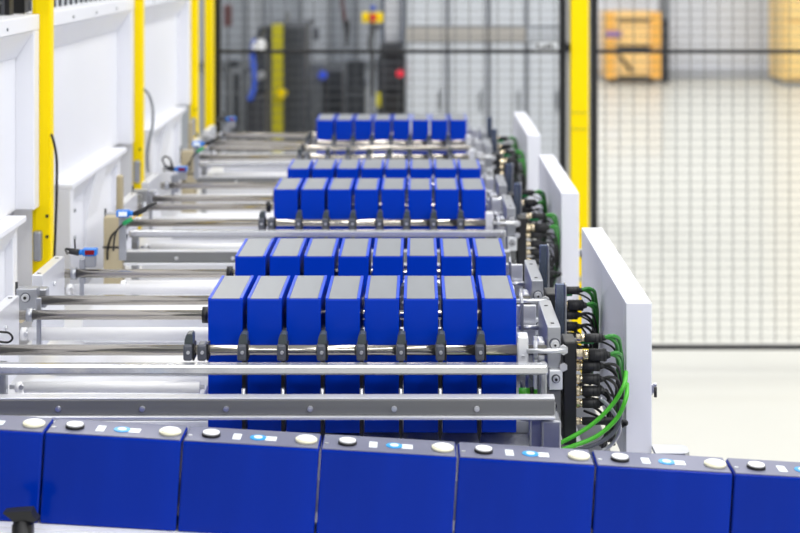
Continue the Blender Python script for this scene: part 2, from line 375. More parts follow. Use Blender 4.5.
# ------------------------------------------------------------------ connector racks with cables
def make_rack():
    Y = 2.25
    t = thing('connector_rack', (.215, Y, .92), 'x', 'connector rack')
    part('mount_plate', MB().box(.2045, .2225, Y-.005, Y+.045, .905, 1.050, .002, 2), 'black', t)
    part('bolt', MB().cyl((.2035, Y-.012, 1.040), (.2035, Y-.0055, 1.040), .007, 6).cyl((.2035, Y-.012, 1.016), (.2035, Y-.0055, 1.016), .006, 6), 'chrome', t)
    for i, (py, rr, nl) in enumerate(((338, .0062, .012), (355, .0088, .018), (366, .0072, .009), (379, .0072, .009), (391, .0074, .009), (403, .0070, .009), (421, .0055, .009))):
        z = zw(py, Y); x0 = .2226; x1 = x0+nl; x2 = x1+(.024 if i < 6 else .05)
        c = part('connector', MB().cyl((x1, Y, z), (x2, Y, z), rr, 18).cyl((x2, Y, z), (x2+.006, Y, z), rr*.7, 14, r2=rr*.45), 'rubber', t)
        part('nut', MB().cyl((x0, Y, z), (x0+nl*.45, Y, z), rr*.95, 12, smooth=False).cyl((x0+nl*.5, Y, z), (x1, Y, z), rr*.85, 12), 'nickel', c)
        for q in (.3, .6, .85):
            part('grip_ring', MB().cyl((x1+(x2-x1)*q, Y, z), (x1+(x2-x1)*q+.0012, Y, z), rr*1.05, 16), 'black', c)
        gm = 'green_cable' if i < 2 else 'black'
        for jj in range(2):
            r = .0030 if i < 2 else .0021
            e = .2925-.004*jj
            pts = [(x2+.003, Y, z+.0015*jj), (x2+.014, Y+.004*jj, z+.003-.005*jj), ((x2+e)/2+.008, Y+.012+.004*jj, z-.004-.010*jj), (e-.004, Y+.032, z-.022-.014*jj), (e, Y+.044+.003*jj, z-.050-.012*jj), (e-.002, Y+.052, .935), (e-.012, Y+.07, .89)]
            if z < .985: pts = [(x2+.003, Y, z), (x2+.012, Y+.006*jj, z-.004), (e-.020, Y+.02, max(.915, z-.03-.02*jj)), (e-.025, Y+.04, .888)]
            part('cable', MB().tube(pts, r, 8), gm, t)
    # small green connectors further in
    for i, (py, m) in enumerate(((346, 'green_conn'), (371, 'green_conn'), (396, 'green_conn'))):
        z = zw(py, Y); yy = Y+.03
        c = part('connector', MB().cyl((.2226, yy, z), (.232, yy, z), .0042, 14), 'alu', t)
        part('plug', MB().cyl((.232, yy, z), (.250, yy, z), .0046, 14), m, c)
        part('cable', MB().tube([(.25, yy, z), (.265, yy+.003, z-.003), (.283, yy+.015, z-.018), (.288, yy+.02, z-.05), (.275, yy+.03, .89)], .0016, 6), 'black', t)
    for i, py in enumerate((350, 362)):
        z = zw(py, Y+.06)
        part('yellow_tag', MB().box(.236, .247, Y+.052, Y+.055, z-.003, z+.003, .0006), 'yellow', t)
    for i in range(6):
        z0 = 1.0-.012*i; a = random.uniform(-.006, .006)
        part('cable', MB().tube([(.238, Y+.012+.006*i, z0), (.262+a, Y+.012, z0-.006), (.280, Y+.03+a, z0-.045), (.268+a, Y+.03, .905), (.262, Y+.05, .888)], .0019, 6), 'rubber', t)
    return t
rack0 = make_rack(); rtree = tree_of(rack0)
for (k, s), y in ROWY.items():
    nm = names6.get((k, s)); lab = f'black connector rack with green and black cables at the end of the {nm} row' if nm else 'black connector rack with cables at the end of the empty clamp row'
    if (k, s) == ('a', 0): tagit(rack0, lab, None, 'connector racks')
    else: copy_tree(rtree, (.215, y-.02, .92), lab, 'connector racks')
# two long green cables sweeping down to the conveyor
for i, pts in enumerate(([(626, 372), (624, 385), (612, 405), (590, 426), (560, 443), (535, 452)], [(627, 384), (626, 398), (617, 418), (597, 436), (570, 447), (540, 456)])):
    Y = 2.215-.008*i
    solo('green_cable', MB().tube([PX(px, py, Y+(.03 if q == 0 else 0)) for q, (px, py) in enumerate(pts)], .0031, 10), 'green', ('upper' if i == 0 else 'lower')+' of two thick bright green cables sweeping down beside the nearest white guard', 'cable', 'thick green cables')
solo('grey_cable', MB().tube([PX(px, py, 2.225) for px, py in [(622, 400), (618, 425), (604, 440), (580, 449), (548, 453)]], .003, 8), 'clamp_grey', 'dark grey cable lying under the thick green cables', 'cable')
solo('grey_cable', MB().tube([PX(px, py, 2.24) for px, py in [(600, 398), (612, 410), (620, 428), (612, 444), (600, 452)]], .0028, 8), 'alu', 'silver grey cable hanging behind the thick green cables', 'cable')

# ------------------------------------------------------------------ white guards on the far side
def make_guard():
    t = thing('guard_panel', (.315, 2.285, .862), 'x', 'guard')
    z0, z1 = .862, 1.096
    part('front_plate', MB().box(.297, .334, 2.285, 2.310, z0, z1, .0015, 2), 'panel_paint', t)
    part('panel', MB().box(.297, .334, 2.3125, 2.584, z0, z1, .0012, 2), 'panel_paint', t)
    part('panel', MB().box(.297, .334, 2.5865, 2.905, z0, z1, .0012, 2), 'panel_paint', t)
    part('foot_plate', MB().prism([(.3345, 2.25), (.376, 2.25), (.383, 2.258), (.383, 2.282), (.376, 2.29), (.3345, 2.29)], 'z', .886, .892), 'alu', t)
    h = part('latch', MB().box(.3342, .338, 2.30, 2.315, .960, .975, .001).box(.338, .3435, 2.300, 2.304, .962, .977, .001), 'chrome', t)
    part('latch_hook', MB().cyl((.341, 2.298, .958), (.341, 2.298, .972), .0022, 10), 'black', h)
    return t
g0 = make_guard(); gt = tree_of(g0); tagit(g0, 'nearest thick white guard slab beside the cable connectors', None, 'white guard slabs')
copy_tree(gt, (.315, 2.285+PER, .862), 'second white guard slab from the conveyor, with yellow fence post behind', 'white guard slabs')
copy_tree(gt, (.315, 2.285+2*PER, .862), 'farthest white guard slab in front of the wire fence', 'white guard slabs')

# ------------------------------------------------------------------ tan supports
for s in (1, 2, 3):
    Y = 2.12+s*PER
    w_ = ['', 'with black cable tie beside the blue label sensor', 'beside the third and fourth rows', 'near the wire fence'][s]
    if s == 3: break
    g = thing('support_bracket', (-.60, Y, .9), 'tan metal support bracket '+w_, 'bracket', 'tan support brackets')
    part('box_post', MB().box(-.620, -.583, Y, Y+.03, .8965, 1.073, .001), 'tan', g)
    part('upright', MB().box(-.624, -.611, Y+.15, Y+.17, .8965, 1.134, .004, 2), 'tan', g)
    part('cable_tie', MB().box(-.6215, -.5815, Y-.0015, Y+.0315, 1.012, 1.0155), 'black', g)
    part('tie_end', MB().tube([(-.584, Y-.003, 1.013), (-.574, Y-.01, 1.030), (-.571, Y-.012, 1.042)], .0018, 6), 'black', g)
    part('cable', MB().tube([(-.612, Y-.004, .99), (-.611, Y-.005, 1.012), (-.604, Y-.008, 1.035), (-.594, Y-.012, 1.047)], .0022, 6), 'black', g)

# ------------------------------------------------------------------ sensors
def sensor(Y, cx, cy, lab, red, s):
    c = PX(cx, cy, Y); L = .024; H = .0125
    t = thing('photo_sensor', (c.x, Y, c.z-H/2), lab, 'sensor', 'small blue sensors')
    part('body', MB().box(c.x-L/2, c.x+L/2, Y-.006, Y+.010, c.z-H/2, c.z+H/2, .0015, 2), 'sensor_blue', t)
    part('window' if red else 'rating_label', MB().box(c.x-L*.32, c.x+L*.36, Y-.0068, Y-.0058, c.z-H*.33, c.z+H*.33, .0003), 'red_window' if red else 'label_white', t)
    if red:
        part('cable', MB().tube([(c.x-L/2, Y, c.z), (c.x-.022, Y, c.z+.001), (c.x-.034, Y, c.z+.004), (c.x-.044, Y+.01, c.z+.003), (c.x-.048, Y+.04, c.z-.01)], .0024, 8), 'black', t)
        part('plug', MB().cyl((c.x-.036, Y, c.z+.002), (c.x-.019, Y, c.z-.001), .0052, 14, r2=.006), 'rubber', t)
        part('nut', MB().cyl((c.x-.0185, Y, c.z-.001), (c.x-.0125, Y, c.z), .0048, 12), 'sensor_blue', t)
        part('tie_end', MB().cyl((c.x-.026, Y+.002, c.z), (c.x-.027, Y+.002, c.z+.022), .0016, 8), 'black', t)
        part('holder', MB().box(c.x-.008, c.x+.010, Y-.004, Y+.008, c.z-.026, c.z-H/2, .001).box(c.x-.018, c.x-.008, Y-.004, Y+.003, c.z-.055, c.z-.012, .001), 'alu', t)
    else:
        part('nut', MB().cyl((c.x+L/2, Y, c.z), (c.x+L/2+.007, Y, c.z+.001), .0045, 12), 'sensor_blue', t)
        part('plug', MB().cyl((c.x+.021, Y, c.z-.002), (c.x+.044, Y-.004, c.z+.010), .0055, 14, r2=.0045), 'rubber', t)
        part('cable', MB().tube([(c.x+.042, Y-.004, c.z+.009), (c.x+.052, Y-.004, c.z+.016), (c.x+.06, Y+.01, c.z+.018)], .003, 8), 'black', t)
        part('green_plug', MB().cyl((c.x+.001, Y-.004, c.z-.019), (c.x+.018, Y-.004, c.z-.009), .0042, 12), 'green_conn', t)
        part('cable', MB().tube([(c.x+.018, Y-.004, c.z-.009), (c.x+.026, Y-.003, c.z-.002), (c.x+.034, Y-.003, c.z+.003)], .002, 8), 'orange', t)
        part('cable', MB().tube([(c.x+.001, Y-.004, c.z-.019), (c.x-.010, Y-.004, c.z-.030), (c.x-.015, Y-.004, c.z-.044), (c.x-.018, Y, c.z-.07)], .0018, 8), 'black', t)
        part('holder', MB().box(c.x-.010, c.x+.004, Y+.010, Y+.014, c.z-.09, c.z+.004, .001), 'alu', t)
sensor(2.78, 90, 252, 'small blue sensor with dark red window at the left end of the second row', True, 0)
sensor(3.00, 123, 213.5, 'small blue sensor with white rating label above the tan bracket', False, 0)
sensor(2.78+PER, 182, 169, 'blue sensor with red window beside the fourth row and the second yellow post', True, 1)
sensor(3.00+PER, 197, 144, 'blurred blue sensor with white label by the third yellow post', False, 1)
sensor(2.78+2*PER, 232, 119, 'farthest small blue sensor before the wire fence', True, 2)
# black cable loop by left edge
solo('cable_loop', MB().tube([PX(px, py, 2.30) for px, py in [(-6, 331), (2, 332), (9, 333), (12.5, 338), (9, 342), (2, 342), (-6, 340)]], .0016, 8), 'black', 'small black cable loop curling out beside the nearest shaft end', 'cable')

# ------------------------------------------------------------------ yellow posts along the enclosure
for s in range(3):
    Y = 3.1+PER*s
    g = thing('machine_post', (-.725, Y, 0), f'yellow guard post of the white enclosure, {["nearest", "second", "third"][s]} from the conveyor', 'post', 'yellow enclosure posts')
    x0, x1 = (-.748, -.712) if s == 0 else (-.738, -.712)
    part('column', MB().box(x0, x1, Y, Y+.03, 0, 2.3, .002, 2), 'yellow', g)
    part('cover_strip', MB().box(x0+.006, x1-.003, Y-.002, Y-.0002, .4, 2.2, .0005), 'yellow', g)
    for z in (1.045, 1.085): part('screw', MB().cyl((x1-.006, Y-.004, z), (x1-.006, Y-.0021, z), .0032, 12), 'black', g)
    part('base_plate', MB().box(x0-.02, x1+.005, Y-.02, Y+.05, 0, .012), 'grey_machine', g)
    part('oblong_bracket', MB().box(x0-.0-.006+.012, x0+.022, Y-.020, Y-.0025, 1.0, 1.058, .004, 2), 'alu', g)

# ------------------------------------------------------------------ white enclosure bays on the left
def enclosure(s, y0, y1):
    nm = {-1: 'nearest bay of the white enclosure, cut by the picture edge', 0: 'white enclosure bay between the first and second yellow posts', 1: 'white enclosure bay between the second and third yellow posts'}[s]
    g = thing('machine_enclosure', (-.83, (y0+y1)/2, 0), nm, 'enclosure', 'white enclosure bays')
    XR = -.732
    part('top_rail', MB().box(-.80, XR, y0, y1, 1.446, 1.476, .002, 2), 'white_paint', g)
    part('soffit', MB().prism([(XR-.001, 1.4455), (-.766, 1.395), (-.79, 1.395), (-.79, 1.4455)], 'y', y0+.01, y1-.041), 'white_paint', g)
    part('end_stile', MB().box(-.86, XR-.001, y1-.04, y1, 1.1035, 1.4455, .0015), 'white_paint', g)
    part('wall_panel', MB().box(-.86, -.768, y0, y1-.041, 1.1035, 1.3945, .001), 'white_paint', g)
    # lower box with ledge
    a = y0+.24 if s >= 0 else y0; b = y1-.10
    part('ledge', MB().box(-.860, -.733, a, b, 1.092, 1.103, .0015, 2), 'white_paint', g)
    part('stile', MB().box(-.86, -.737, a, a+.03, .2, 1.0915, .001), 'white_paint', g)
    part('stile', MB().box(-.86, -.750, b-.03, b, .2, 1.0915, .001), 'white_paint', g)
    m1 = a+.27; m2 = a+.40
    notch = [(-.737, 1.0915), (-.765, 1.045), (-.765, .2), (-.86, .2), (-.86, 1.0915)]
    part('lower_panel', MB().prism(notch, 'y', a+.031, m1-.001), 'white_paint', g)
    part('lower_panel', MB().prism([(-.737, 1.0915), (-.760, .98), (-.760, .2), (-.86, .2), (-.86, 1.0915)], 'y', m1, m2), 'white_paint', g)
    part('lower_panel', MB().prism(notch, 'y', m2+.001, b-.031), 'white_paint', g)
    part('back_panel', MB().box(-.875, -.861, y0, y1, .1, 1.09, .001), 'white_paint', g)
    part('plinth', MB().box(-.86, -.78, y0, y1, 0, .199), 'grey_machine', g)
    for q in (.25, .5, .75):
        part('screw', MB().cyl((XR, y0+(y1-y0)*q, 1.458), (XR+.002, y0+(y1-y0)*q, 1.458), .003, 10), 'grey_machine', g)
    for zz in (.97, 1.03):
        part('screw', MB().cyl((-.765, (a+b)/2-.15, zz-.01), (-.762, (a+b)/2-.15, zz-.01), .004, 10), 'grey_machine', g)
    # window with bars above the rail
    part('window_frame', MB().box(-.80, -.775, y0, y0+.03, 1.4745, 1.9), 'black', g)
    part('window_frame', MB().box(-.80, -.775, y1-.06, y1-.03, 1.4745, 1.9), 'black', g)
    n = int((y1-y0)/.055)
    for i in range(n):
        yy = y0+.04+i*.055
        part('window_bar', MB().cyl((-.788, yy, 1.4745), (-.788, yy, 1.9), .004, 8), 'wire_grey', g)
    part('bar_rail', MB().cyl((-.79, y0+.03, 1.50), (-.79, y1-.06, 1.50), .004, 8), 'wire_grey', g)
enclosure(-1, 2.115, 3.095); enclosure(0, 3.153, 4.130); enclosure(1, 4.188, 5.165)
g = thing('tool_cabinet', (-1.3, 3.6, 0), 'dark cabinet glimpsed through the bars above the white rail', 'cabinet')
part('body', MB().box(-1.5, -1.1, 2.9, 3.55, 0, 2.0, .004), 'dark_machine_b', g)
part('door', MB().box(-1.098, -1.09, 2.92, 3.53, .1, 1.95, .003), 'dark_machine', g)
part('yellow_edge', MB().box(-1.089, -1.07, 2.86, 2.90, 0, 2.0, .002), 'yellow', g)
# cables from posts
solo('hanging_cable', MB().tube([PX(px, py, 3.08) for px, py in [(51, 134), (53.5, 141), (56.5, 158), (56.8, 185), (56, 215), (54.5, 252), (54, 264)]], .0026, 8), 'black', 'black cable hanging along the nearest yellow post', 'cable')
solo('hanging_cable', MB().tube([PX(px, py, 4.1) for px, py in [(144, 89), (149, 95), (152.5, 108), (152.5, 125), (149, 142), (147, 156), (148, 172)]], .0036, 8), 'grey_machine', 'thick grey cable arching out from the second yellow post', 'cable')
solo('sensor_lead', MB().tube([PX(px, py, 3.80) for px, py in [(175, 168), (166, 166), (162.5, 160), (165, 156.5), (170, 159), (173, 168)]], .0022, 8), 'rubber', 'dark looped sensor lead below the second yellow post', 'cable')

# ------------------------------------------------------------------ wire fence
FY = 6.05
def fence(x0, x1, z0, z1, lab, nm=''):
    g = thing('wire_fence', ((x0+x1)/2, FY, z0), lab, 'fence', 'black wire fence panels')
    f = .026
    part('frame_upright', MB().box(x0, x0+f, FY-.015, FY+.015, z0, z1), 'black_frame', g)
    part('frame_upright', MB().box(x1-f, x1, FY-.015, FY+.015, z0, z1), 'black_frame', g)
    part('frame_bar', MB().box(x0+f, x1-f, FY-.015, FY+.015, z0, z0+.015), 'black_frame', g)
    part('frame_bar', MB().box(x0+f, x1-f, FY-.015, FY+.015, z1-f, z1), 'black_frame', g)
    part('middle_bar', MB().box(x0+f, x1-f, FY-.012, FY+.012, zw(53.2, FY), zw(49.6, FY)), 'black_frame', g)
    r = .0010
    me = None; x = x0+f+.03
    mv = MB().cyl((0, 0, z0+f), (0, 0, z1-f), .0018, 6); L = WL[g]
    mev = bpy.data.meshes.new('wire'); mv.bm.transform(Matrix.Translation((0, 0, -z0))); mv.bm.to_mesh(mev); mv.bm.free(); mev.materials.append(MATS['wire_grey'])
    while x < x1-f:
        o = bpy.data.objects.new('wire', mev); COL.objects.link(o); o.parent = g; o.location = (x-L.x, -.003, 0); x += .0535
    mh = MB().cyl((x0+f, 0, 0), (x1-f, 0, 0), r, 6); mh.bm.transform(Matrix.Translation((-L.x, 0, 0)))
    meh = bpy.data.meshes.new('wire'); mh.bm.to_mesh(meh); mh.bm.free(); meh.materials.append(MATS['wire_grey'])
    z = z0+f+.02
    while z < z1-f:
        o = bpy.data.objects.new('wire', meh); COL.objects.link(o); o.parent = g; o.location = (0, .0015, z-z0); z += .0325
    return g
zb = zw(349, FY)
fa = fence(xw(214, FY), xw(566, FY), zb, 2.25, 'black framed wire fence panel behind the rows of blue blocks')
sg = part('sign_plate', MB().box(xw(535, FY), xw(557, FY), FY-.02, FY-.0155, zw(50, FY), zw(42, FY)), 'sign_white', fa)
for k in range(6):
    a = 536+k*3.3
    part('printed_mark', MB().box(xw(a, FY), xw(a+2.2, FY), FY-.0212, FY-.0202, zw(49, FY), zw(43+(k*7 % 4), FY)), 'black', sg)
part('latch', MB().box(xw(563.5, FY), xw(569, FY), FY-.05, FY-.0155, zw(51, FY), zw(43, FY)), 'black', fa)
fb = fence(xw(590.5, FY), 2.1, zb, 2.25, 'black framed wire fence panel in front of the open pale floor')
g = thing('fence_post', (xw(579, FY), FY, 0), 'yellow fence post between the two wire fence panels', 'post')
part('column', MB().box(xw(570, FY), xw(588, FY), FY-.03, FY+.04, 0, 2.35, .002, 2), 'yellow', g)
part('side_strip', MB().box(xw(566.3, FY), xw(569.3, FY), FY+.0, FY+.03, .02, 2.3), 'alu_bright', g)
part('side_strip', MB().box(xw(588.2, FY), xw(590.3, FY), FY+.0, FY+.03, .02, 2.3), 'alu_bright', g)
for py in (111.5, 128, 233, 250): part('cable_tie', MB().box(xw(571, FY), xw(586, FY), FY-.0325, FY-.0305, zw(py+1, FY), zw(py-.6, FY)), 'yellow_dull', g)
part('clip', MB().box(xw(569, FY), xw(588, FY), FY-.034, FY-.0305, zw(279, FY), zw(275, FY)), 'alu', g)
part('base_plate', MB().box(xw(560, FY), xw(598, FY), FY-.08, FY+.09, 0, .012), 'grey_machine', g)
g = thing('fence_post', (xw(209, 5.9), 5.9, 0), 'farthest yellow post at the left end of the wire fence', 'post')
part('column', MB().box(xw(204.5, 5.9), xw(212.5, 5.9), 5.9, 5.96, 0, 2.35, .002, 2), 'yellow', g)
part('base_plate', MB().box(xw(202, 5.9), xw(215, 5.9), 5.88, 5.98, 0, .012), 'grey_machine', g)

# ------------------------------------------------------------------ things behind the fence
def pb(mb, x0, x1, y0, y1, Y, dep, bev=0):
    z0 = 0 if y1 is None else zw(y1, Y)
    mb.box(xw(x0, Y), xw(x1, Y), Y, Y+dep, z0, zw(y0, Y), bev); return mb
def pbox(x0, x1, y0, y1, Y, dep, bev=0): return pb(MB(), x0, x1, y0, y1, Y, dep, bev)
# white cabinets row
edges = [405, 447, 488, 526, 564, 597]
lbs = ['next to the dark press', 'second from the dark press', 'in the middle of the row', 'second from the yellow fence post', 'just behind the yellow fence post']
for i in range(5):
    x0, x1 = edges[i], edges[i+1]; Y = 9.0
    g = thing('white_cabinet', (xw((x0+x1)/2, Y), Y, 0), 'tall pale grey-white cabinet behind the fence, '+lbs[i], 'cabinet', 'white cabinets behind the fence')
    top = -90
    part('body', MB().box(xw(x0+.8, Y), xw(x1-.8, Y), Y, Y+.5, .08, 2.6, .004), 'pale_grey', g)
    part('door', MB().box(xw(x0+3, Y), xw(x1-3, Y), Y-.02, Y-.001, zw(205, Y), zw(42, Y), .004), 'light_machine', g)
    part('door', MB().box(xw(x0+3, Y), xw(x1-3, Y), Y-.02, Y-.001, zw(26, Y), 2.5, .004), 'light_machine', g)
    part('middle_rail', MB().box(xw(x0+1, Y), xw(x1-1, Y), Y-.03, Y-.001, zw(41, Y), zw(27, Y), .004), 'rail_tan' if i in (0, 1, 2) else 'pale_grey', g)
    part('plinth', MB().box(xw(x0+1, Y), xw(x1-1, Y), Y+.03, Y+.45, 0, .079), 'grey_machine', g)
    part('handle', MB().box(xw(x1-8, Y), xw(x1-6.5, Y), Y-.045, Y-.0205, zw(110, Y), zw(90, Y), .003), 'grey_machine', g)
# partition behind the left-hand machines
g = thing('partition', (-1.0, 11.5, 0), 'pale partition of framed panels behind the dark machines', 'partition')
for i, (x0, x1) in enumerate(((150, 205), (207, 246), (248, 262), (264, 300), (302, 330), (332, 356), (358, 384), (386, 404))):
    part('panel', MB().box(xw(x0, 11.5), xw(x1, 11.5), 11.5, 11.54, .1, 2.8), ('pale_grey', 'grey_mid')[i % 2], g)
    part('frame_bar', MB().box(xw(x1+.2, 11.5), xw(x1+1.8, 11.5), 11.47, 11.55, 0, 2.8), 'grey_machine', g)
part('frame_bar', MB().box(xw(150, 11.5), xw(404, 11.5), 11.46, 11.499, zw(68, 11.5), zw(62, 11.5)), 'grey_machine', g)
for px, w_, top, Yc, lb in ((232, 16, 78, 10.3, 'low grey tool cart at the left end behind the fence'), (356, 20, 88, 10.3, 'low grey tool cart left of the dark press behind the fence')):
    g = thing('tool_cart', (xw(px, Yc), Yc, 0), lb, 'cart')
    part('body', MB().box(xw(px-w_/2, Yc), xw(px+w_/2, Yc), Yc, Yc+.5, .12, zw(top, Yc), .01), 'grey_machine', g)
    part('worktop', MB().box(xw(px-w_/2-1, Yc), xw(px+w_/2+1, Yc), Yc-.02, Yc+.52, zw(top, Yc)+.001, zw(top-2, Yc), .004), 'dark_machine', g)
    for k in range(3):
        z = .25+k*.22; part('drawer', MB().box(xw(px-w_/2+1, Yc), xw(px+w_/2-1, Yc), Yc-.015, Yc-.001, z, z+.2, .004), 'dark_machine', g)
    for dx in (-.3, .3): part('caster', MB().cyl((xw(px, Yc)+dx*w_/150, Yc+.1, .06), (xw(px, Yc)+dx*w_/150+.03, Yc+.1, .06), .06, 14), 'black', g)
# dark cabinet with yellow guard
Y = 9.6
g = thing('control_cabinet', (xw(288, Y), Y, 0), 'tall dark grey machine cabinet with a yellow guard strip behind the fence', 'machine')
part('body', MB().box(xw(265, Y), xw(304, Y), Y, Y+.6, 0, zw(25, Y), .01, 2), 'dark_machine', g)
part('door', MB().box(xw(287, Y), xw(303, Y), Y-.02, Y-.001, .1, zw(28, Y), .006), 'dark_machine', g)
part('guard_strip', MB().box(xw(273, Y), xw(283.5, Y), Y-.07, Y-.001, 0, zw(24, Y), .004), 'yellow_dull', g)
part('side_door', MB().box(xw(266, Y), xw(272, Y), Y-.02, Y-.001, .1, zw(28, Y), .006), 'dark_machine_b', g)
part('knob', MB().cyl((xw(283.5, Y), Y-.13, zw(92, Y)), (xw(283.5, Y), Y-.07, zw(92, Y)), .028, 16), 'yellow', g)
part('top_unit', MB().box(xw(284, Y), xw(288, Y), Y, Y+.2, zw(25, Y)+.001, zw(12, Y)), 'grey_machine', g)
# dark robot-like machinery
Y = 8.95
g = thing('handling_machine', (xw(252, Y), Y, 0), 'dark handling machine with blue hose and white motor beside the dark cabinet', 'machine')
part('pedestal', MB().box(xw(246, Y), xw(264, Y), Y, Y+.4, 0, zw(95, Y), .02, 2), 'dark_machine_b', g)
part('arm', MB().prism([(xw(248, Y), zw(94, Y)), (xw(264, Y), zw(94, Y)), (xw(264, Y), zw(60, Y)), (xw(258, Y), zw(40, Y)), (xw(262, Y), zw(28, Y)), (xw(258, Y), zw(27, Y)), (xw(251, Y), zw(44, Y)), (xw(250, Y), zw(60, Y))], 'y', Y+.1, Y+.3), 'dark_machine', g)
part('motor', MB().cyl((xw(259, Y), Y-.02, zw(46, Y)), (xw(259, Y), Y+.099, zw(46, Y)), .034, 18), 'white_plastic', g)
part('motor', MB().cyl((xw(260, Y), Y-.02, zw(76, Y)), (xw(260, Y), Y+.099, zw(76, Y)), .022, 18), 'alu', g)
part('hose', MB().tube([(xw(254, Y), Y+.05, zw(40, Y)), (xw(252, Y), Y+.03, zw(55, Y)), (xw(254, Y), Y, zw(70, Y)), (xw(255, Y), Y-.02, zw(85, Y)), (xw(250, Y), Y-.03, zw(100, Y))], .016, 8), 'hose_blue', g)
part('frame', MB().box(xw(238, Y), xw(241, Y), Y+.1, Y+.14, 0, zw(70, Y)).box(xw(228, Y), xw(231, Y), Y+.1, Y+.14, 0, zw(70, Y)).box(xw(228, Y), xw(241, Y), Y+.09, Y+.15, zw(75, Y), zw(70, Y)), 'grey_machine', g)
# grey machine
Y = 10.6
g = thing('test_machine', (xw(318, Y), Y, 0), 'mid grey machine with a small blue lamp between dark cabinet and dark press', 'machine')
part('body', MB().box(xw(305, Y), xw(324, Y), Y, Y+.5, 0, zw(62, Y), .01), 'grey_machine', g)
part('body', MB().box(xw(325, Y), xw(343, Y), Y, Y+.5, 0, zw(70, Y), .01), 'dark_machine', g)
part('lamp', MB().cyl((xw(323, Y), Y-.06, zw(75, Y)), (xw(323, Y), Y-.001, zw(75, Y)), .028, 16), 'blue_lamp', g)
part('top_arm', MB().box(xw(309, Y), xw(312, Y), Y+.1, Y+.14, zw(62, Y)+.001, zw(20, Y)).box(xw(309, Y), xw(322, Y), Y+.1, Y+.14, zw(24, Y), zw(20, Y)), 'pale_grey', g)
part('control_box', MB().box(xw(313, Y), xw(319, Y), Y-.03, Y-.001, zw(40, Y), zw(28, Y)), 'clamp_grey', g)
# hanging tool
Y = 9.5
g = thing('hand_tool', (xw(346.5, Y), Y, zw(47, Y)), 'dark tapered hand tool hanging behind the fence', 'tool')
part('body', MB().prism([(xw(343, Y), zw(21, Y)), (xw(350, Y), zw(21, Y)), (xw(349, Y), zw(35, Y)), (xw(347.5, Y), zw(47.5, Y)), (xw(345.5, Y), zw(47.5, Y)), (xw(345, Y), zw(33, Y))], 'y', Y-.02, Y+.02), 'black', g)
part('cord', MB().tube([(xw(345, Y), Y, zw(21, Y)), (xw(342, Y), Y, zw(0, Y)), (xw(340, Y), Y, zw(-40, Y))], .012, 8), 'brown_red', g)
# red-brown box on a stand
g = thing('call_box', (xw(228, Y), Y, 0), 'small dark red box on a grey stand near the yellow posts', 'box')
part('housing', MB().box(xw(224.5, Y), xw(231.5, Y), Y-.03, Y+.04, zw(26, Y), zw(5, Y), .005), 'brown_red', g)
part('stand', MB().box(xw(227, Y), xw(229, Y), Y-.01, Y+.01, 0, zw(26, Y)-.001), 'grey_machine', g)
# emergency stop pendant
Y = 8.2
g = thing('emergency_stop', (xw(373, Y), Y, 0), 'yellow emergency stop box with red button on a slim stand', 'switch')
part('stand', MB().box(xw(370.5, Y), xw(375, Y), Y+.01, Y+.03, 0, zw(23, Y)), 'grey_machine', g)
bx = part('housing', MB().box(xw(362, Y), xw(383, Y), Y-.03, Y+.03, zw(22.5, Y), zw(12.5, Y), .004), 'yellow', g)
part('button', MB().cyl((xw(373, Y), Y-.07, zw(17.3, Y)), (xw(373, Y), Y-.0305, zw(17.3, Y)), .020, 18), 'red', bx)
part('upper_button', MB().cyl((xw(373, Y), Y-.04, zw(8, Y)), (xw(373, Y), Y+.02, zw(8, Y)), .014, 14), 'hose_blue', g)
part('selector', MB().cyl((xw(371, Y), Y-.04, zw(27, Y)), (xw(371, Y), Y+.0095, zw(27, Y)), .013, 14).cyl((xw(378, Y), Y-.03, zw(27, Y)), (xw(378, Y), Y+.02, zw(27, Y)), .015, 14), 'clamp_grey', g)
part('cable', MB().tube([(xw(371, Y), Y, zw(30, Y)), (xw(369, Y), Y-.02, zw(45, Y)), (xw(373, Y), Y-.01, zw(60, Y)), (xw(372, Y), Y-.02, zw(95, Y))], .007, 8), 'black', g)
# dark press
Y = 9.1
g = thing('press_machine', (xw(390, Y), Y, 0), 'dark press machine with a red lamp behind the fence', 'machine')
part('body', MB().box(xw(377, Y), xw(404, Y), Y, Y+.5, 0, zw(57, Y), .01), 'dark_machine', g)
part('head', MB().box(xw(380, Y), xw(402, Y), Y-.03, Y+.45, zw(56.5, Y), zw(43, Y), .015, 2), 'dark_machine_b', g)
part('window', MB().box(xw(380, Y), xw(398, Y), Y-.02, Y-.001, zw(90, Y), zw(65, Y), .004), 'dark_machine_b', g)
part('lower_box', MB().box(xw(384, Y), xw(403, Y), Y-.05, Y-.0205, zw(112, Y), zw(93, Y), .006), 'black', g)
part('yellow_label', MB().box(xw(376.5, Y), xw(381, Y), Y-.052, Y-.021, zw(106, Y), zw(92, Y)), 'yellow_dull', g)
part('lamp', MB().cyl((xw(400, Y), Y-.13, zw(72, Y)), (xw(400, Y), Y-.051, zw(72, Y)), .02, 14), 'red_lamp', g)
part('door_frame', MB().box(xw(381, Y), xw(384, Y), Y+.1, Y+.16, zw(43, Y)+.001, 2.6).box(xw(401, Y), xw(403.5, Y), Y+.1, Y+.16, zw(43, Y)+.001, 2.6), 'steel_blue', g)
part('door', MB().box(xw(384.2, Y), xw(401.8, Y), Y+.12, Y+.15, zw(43, Y)+.001, 2.6), 'white_paint', g)

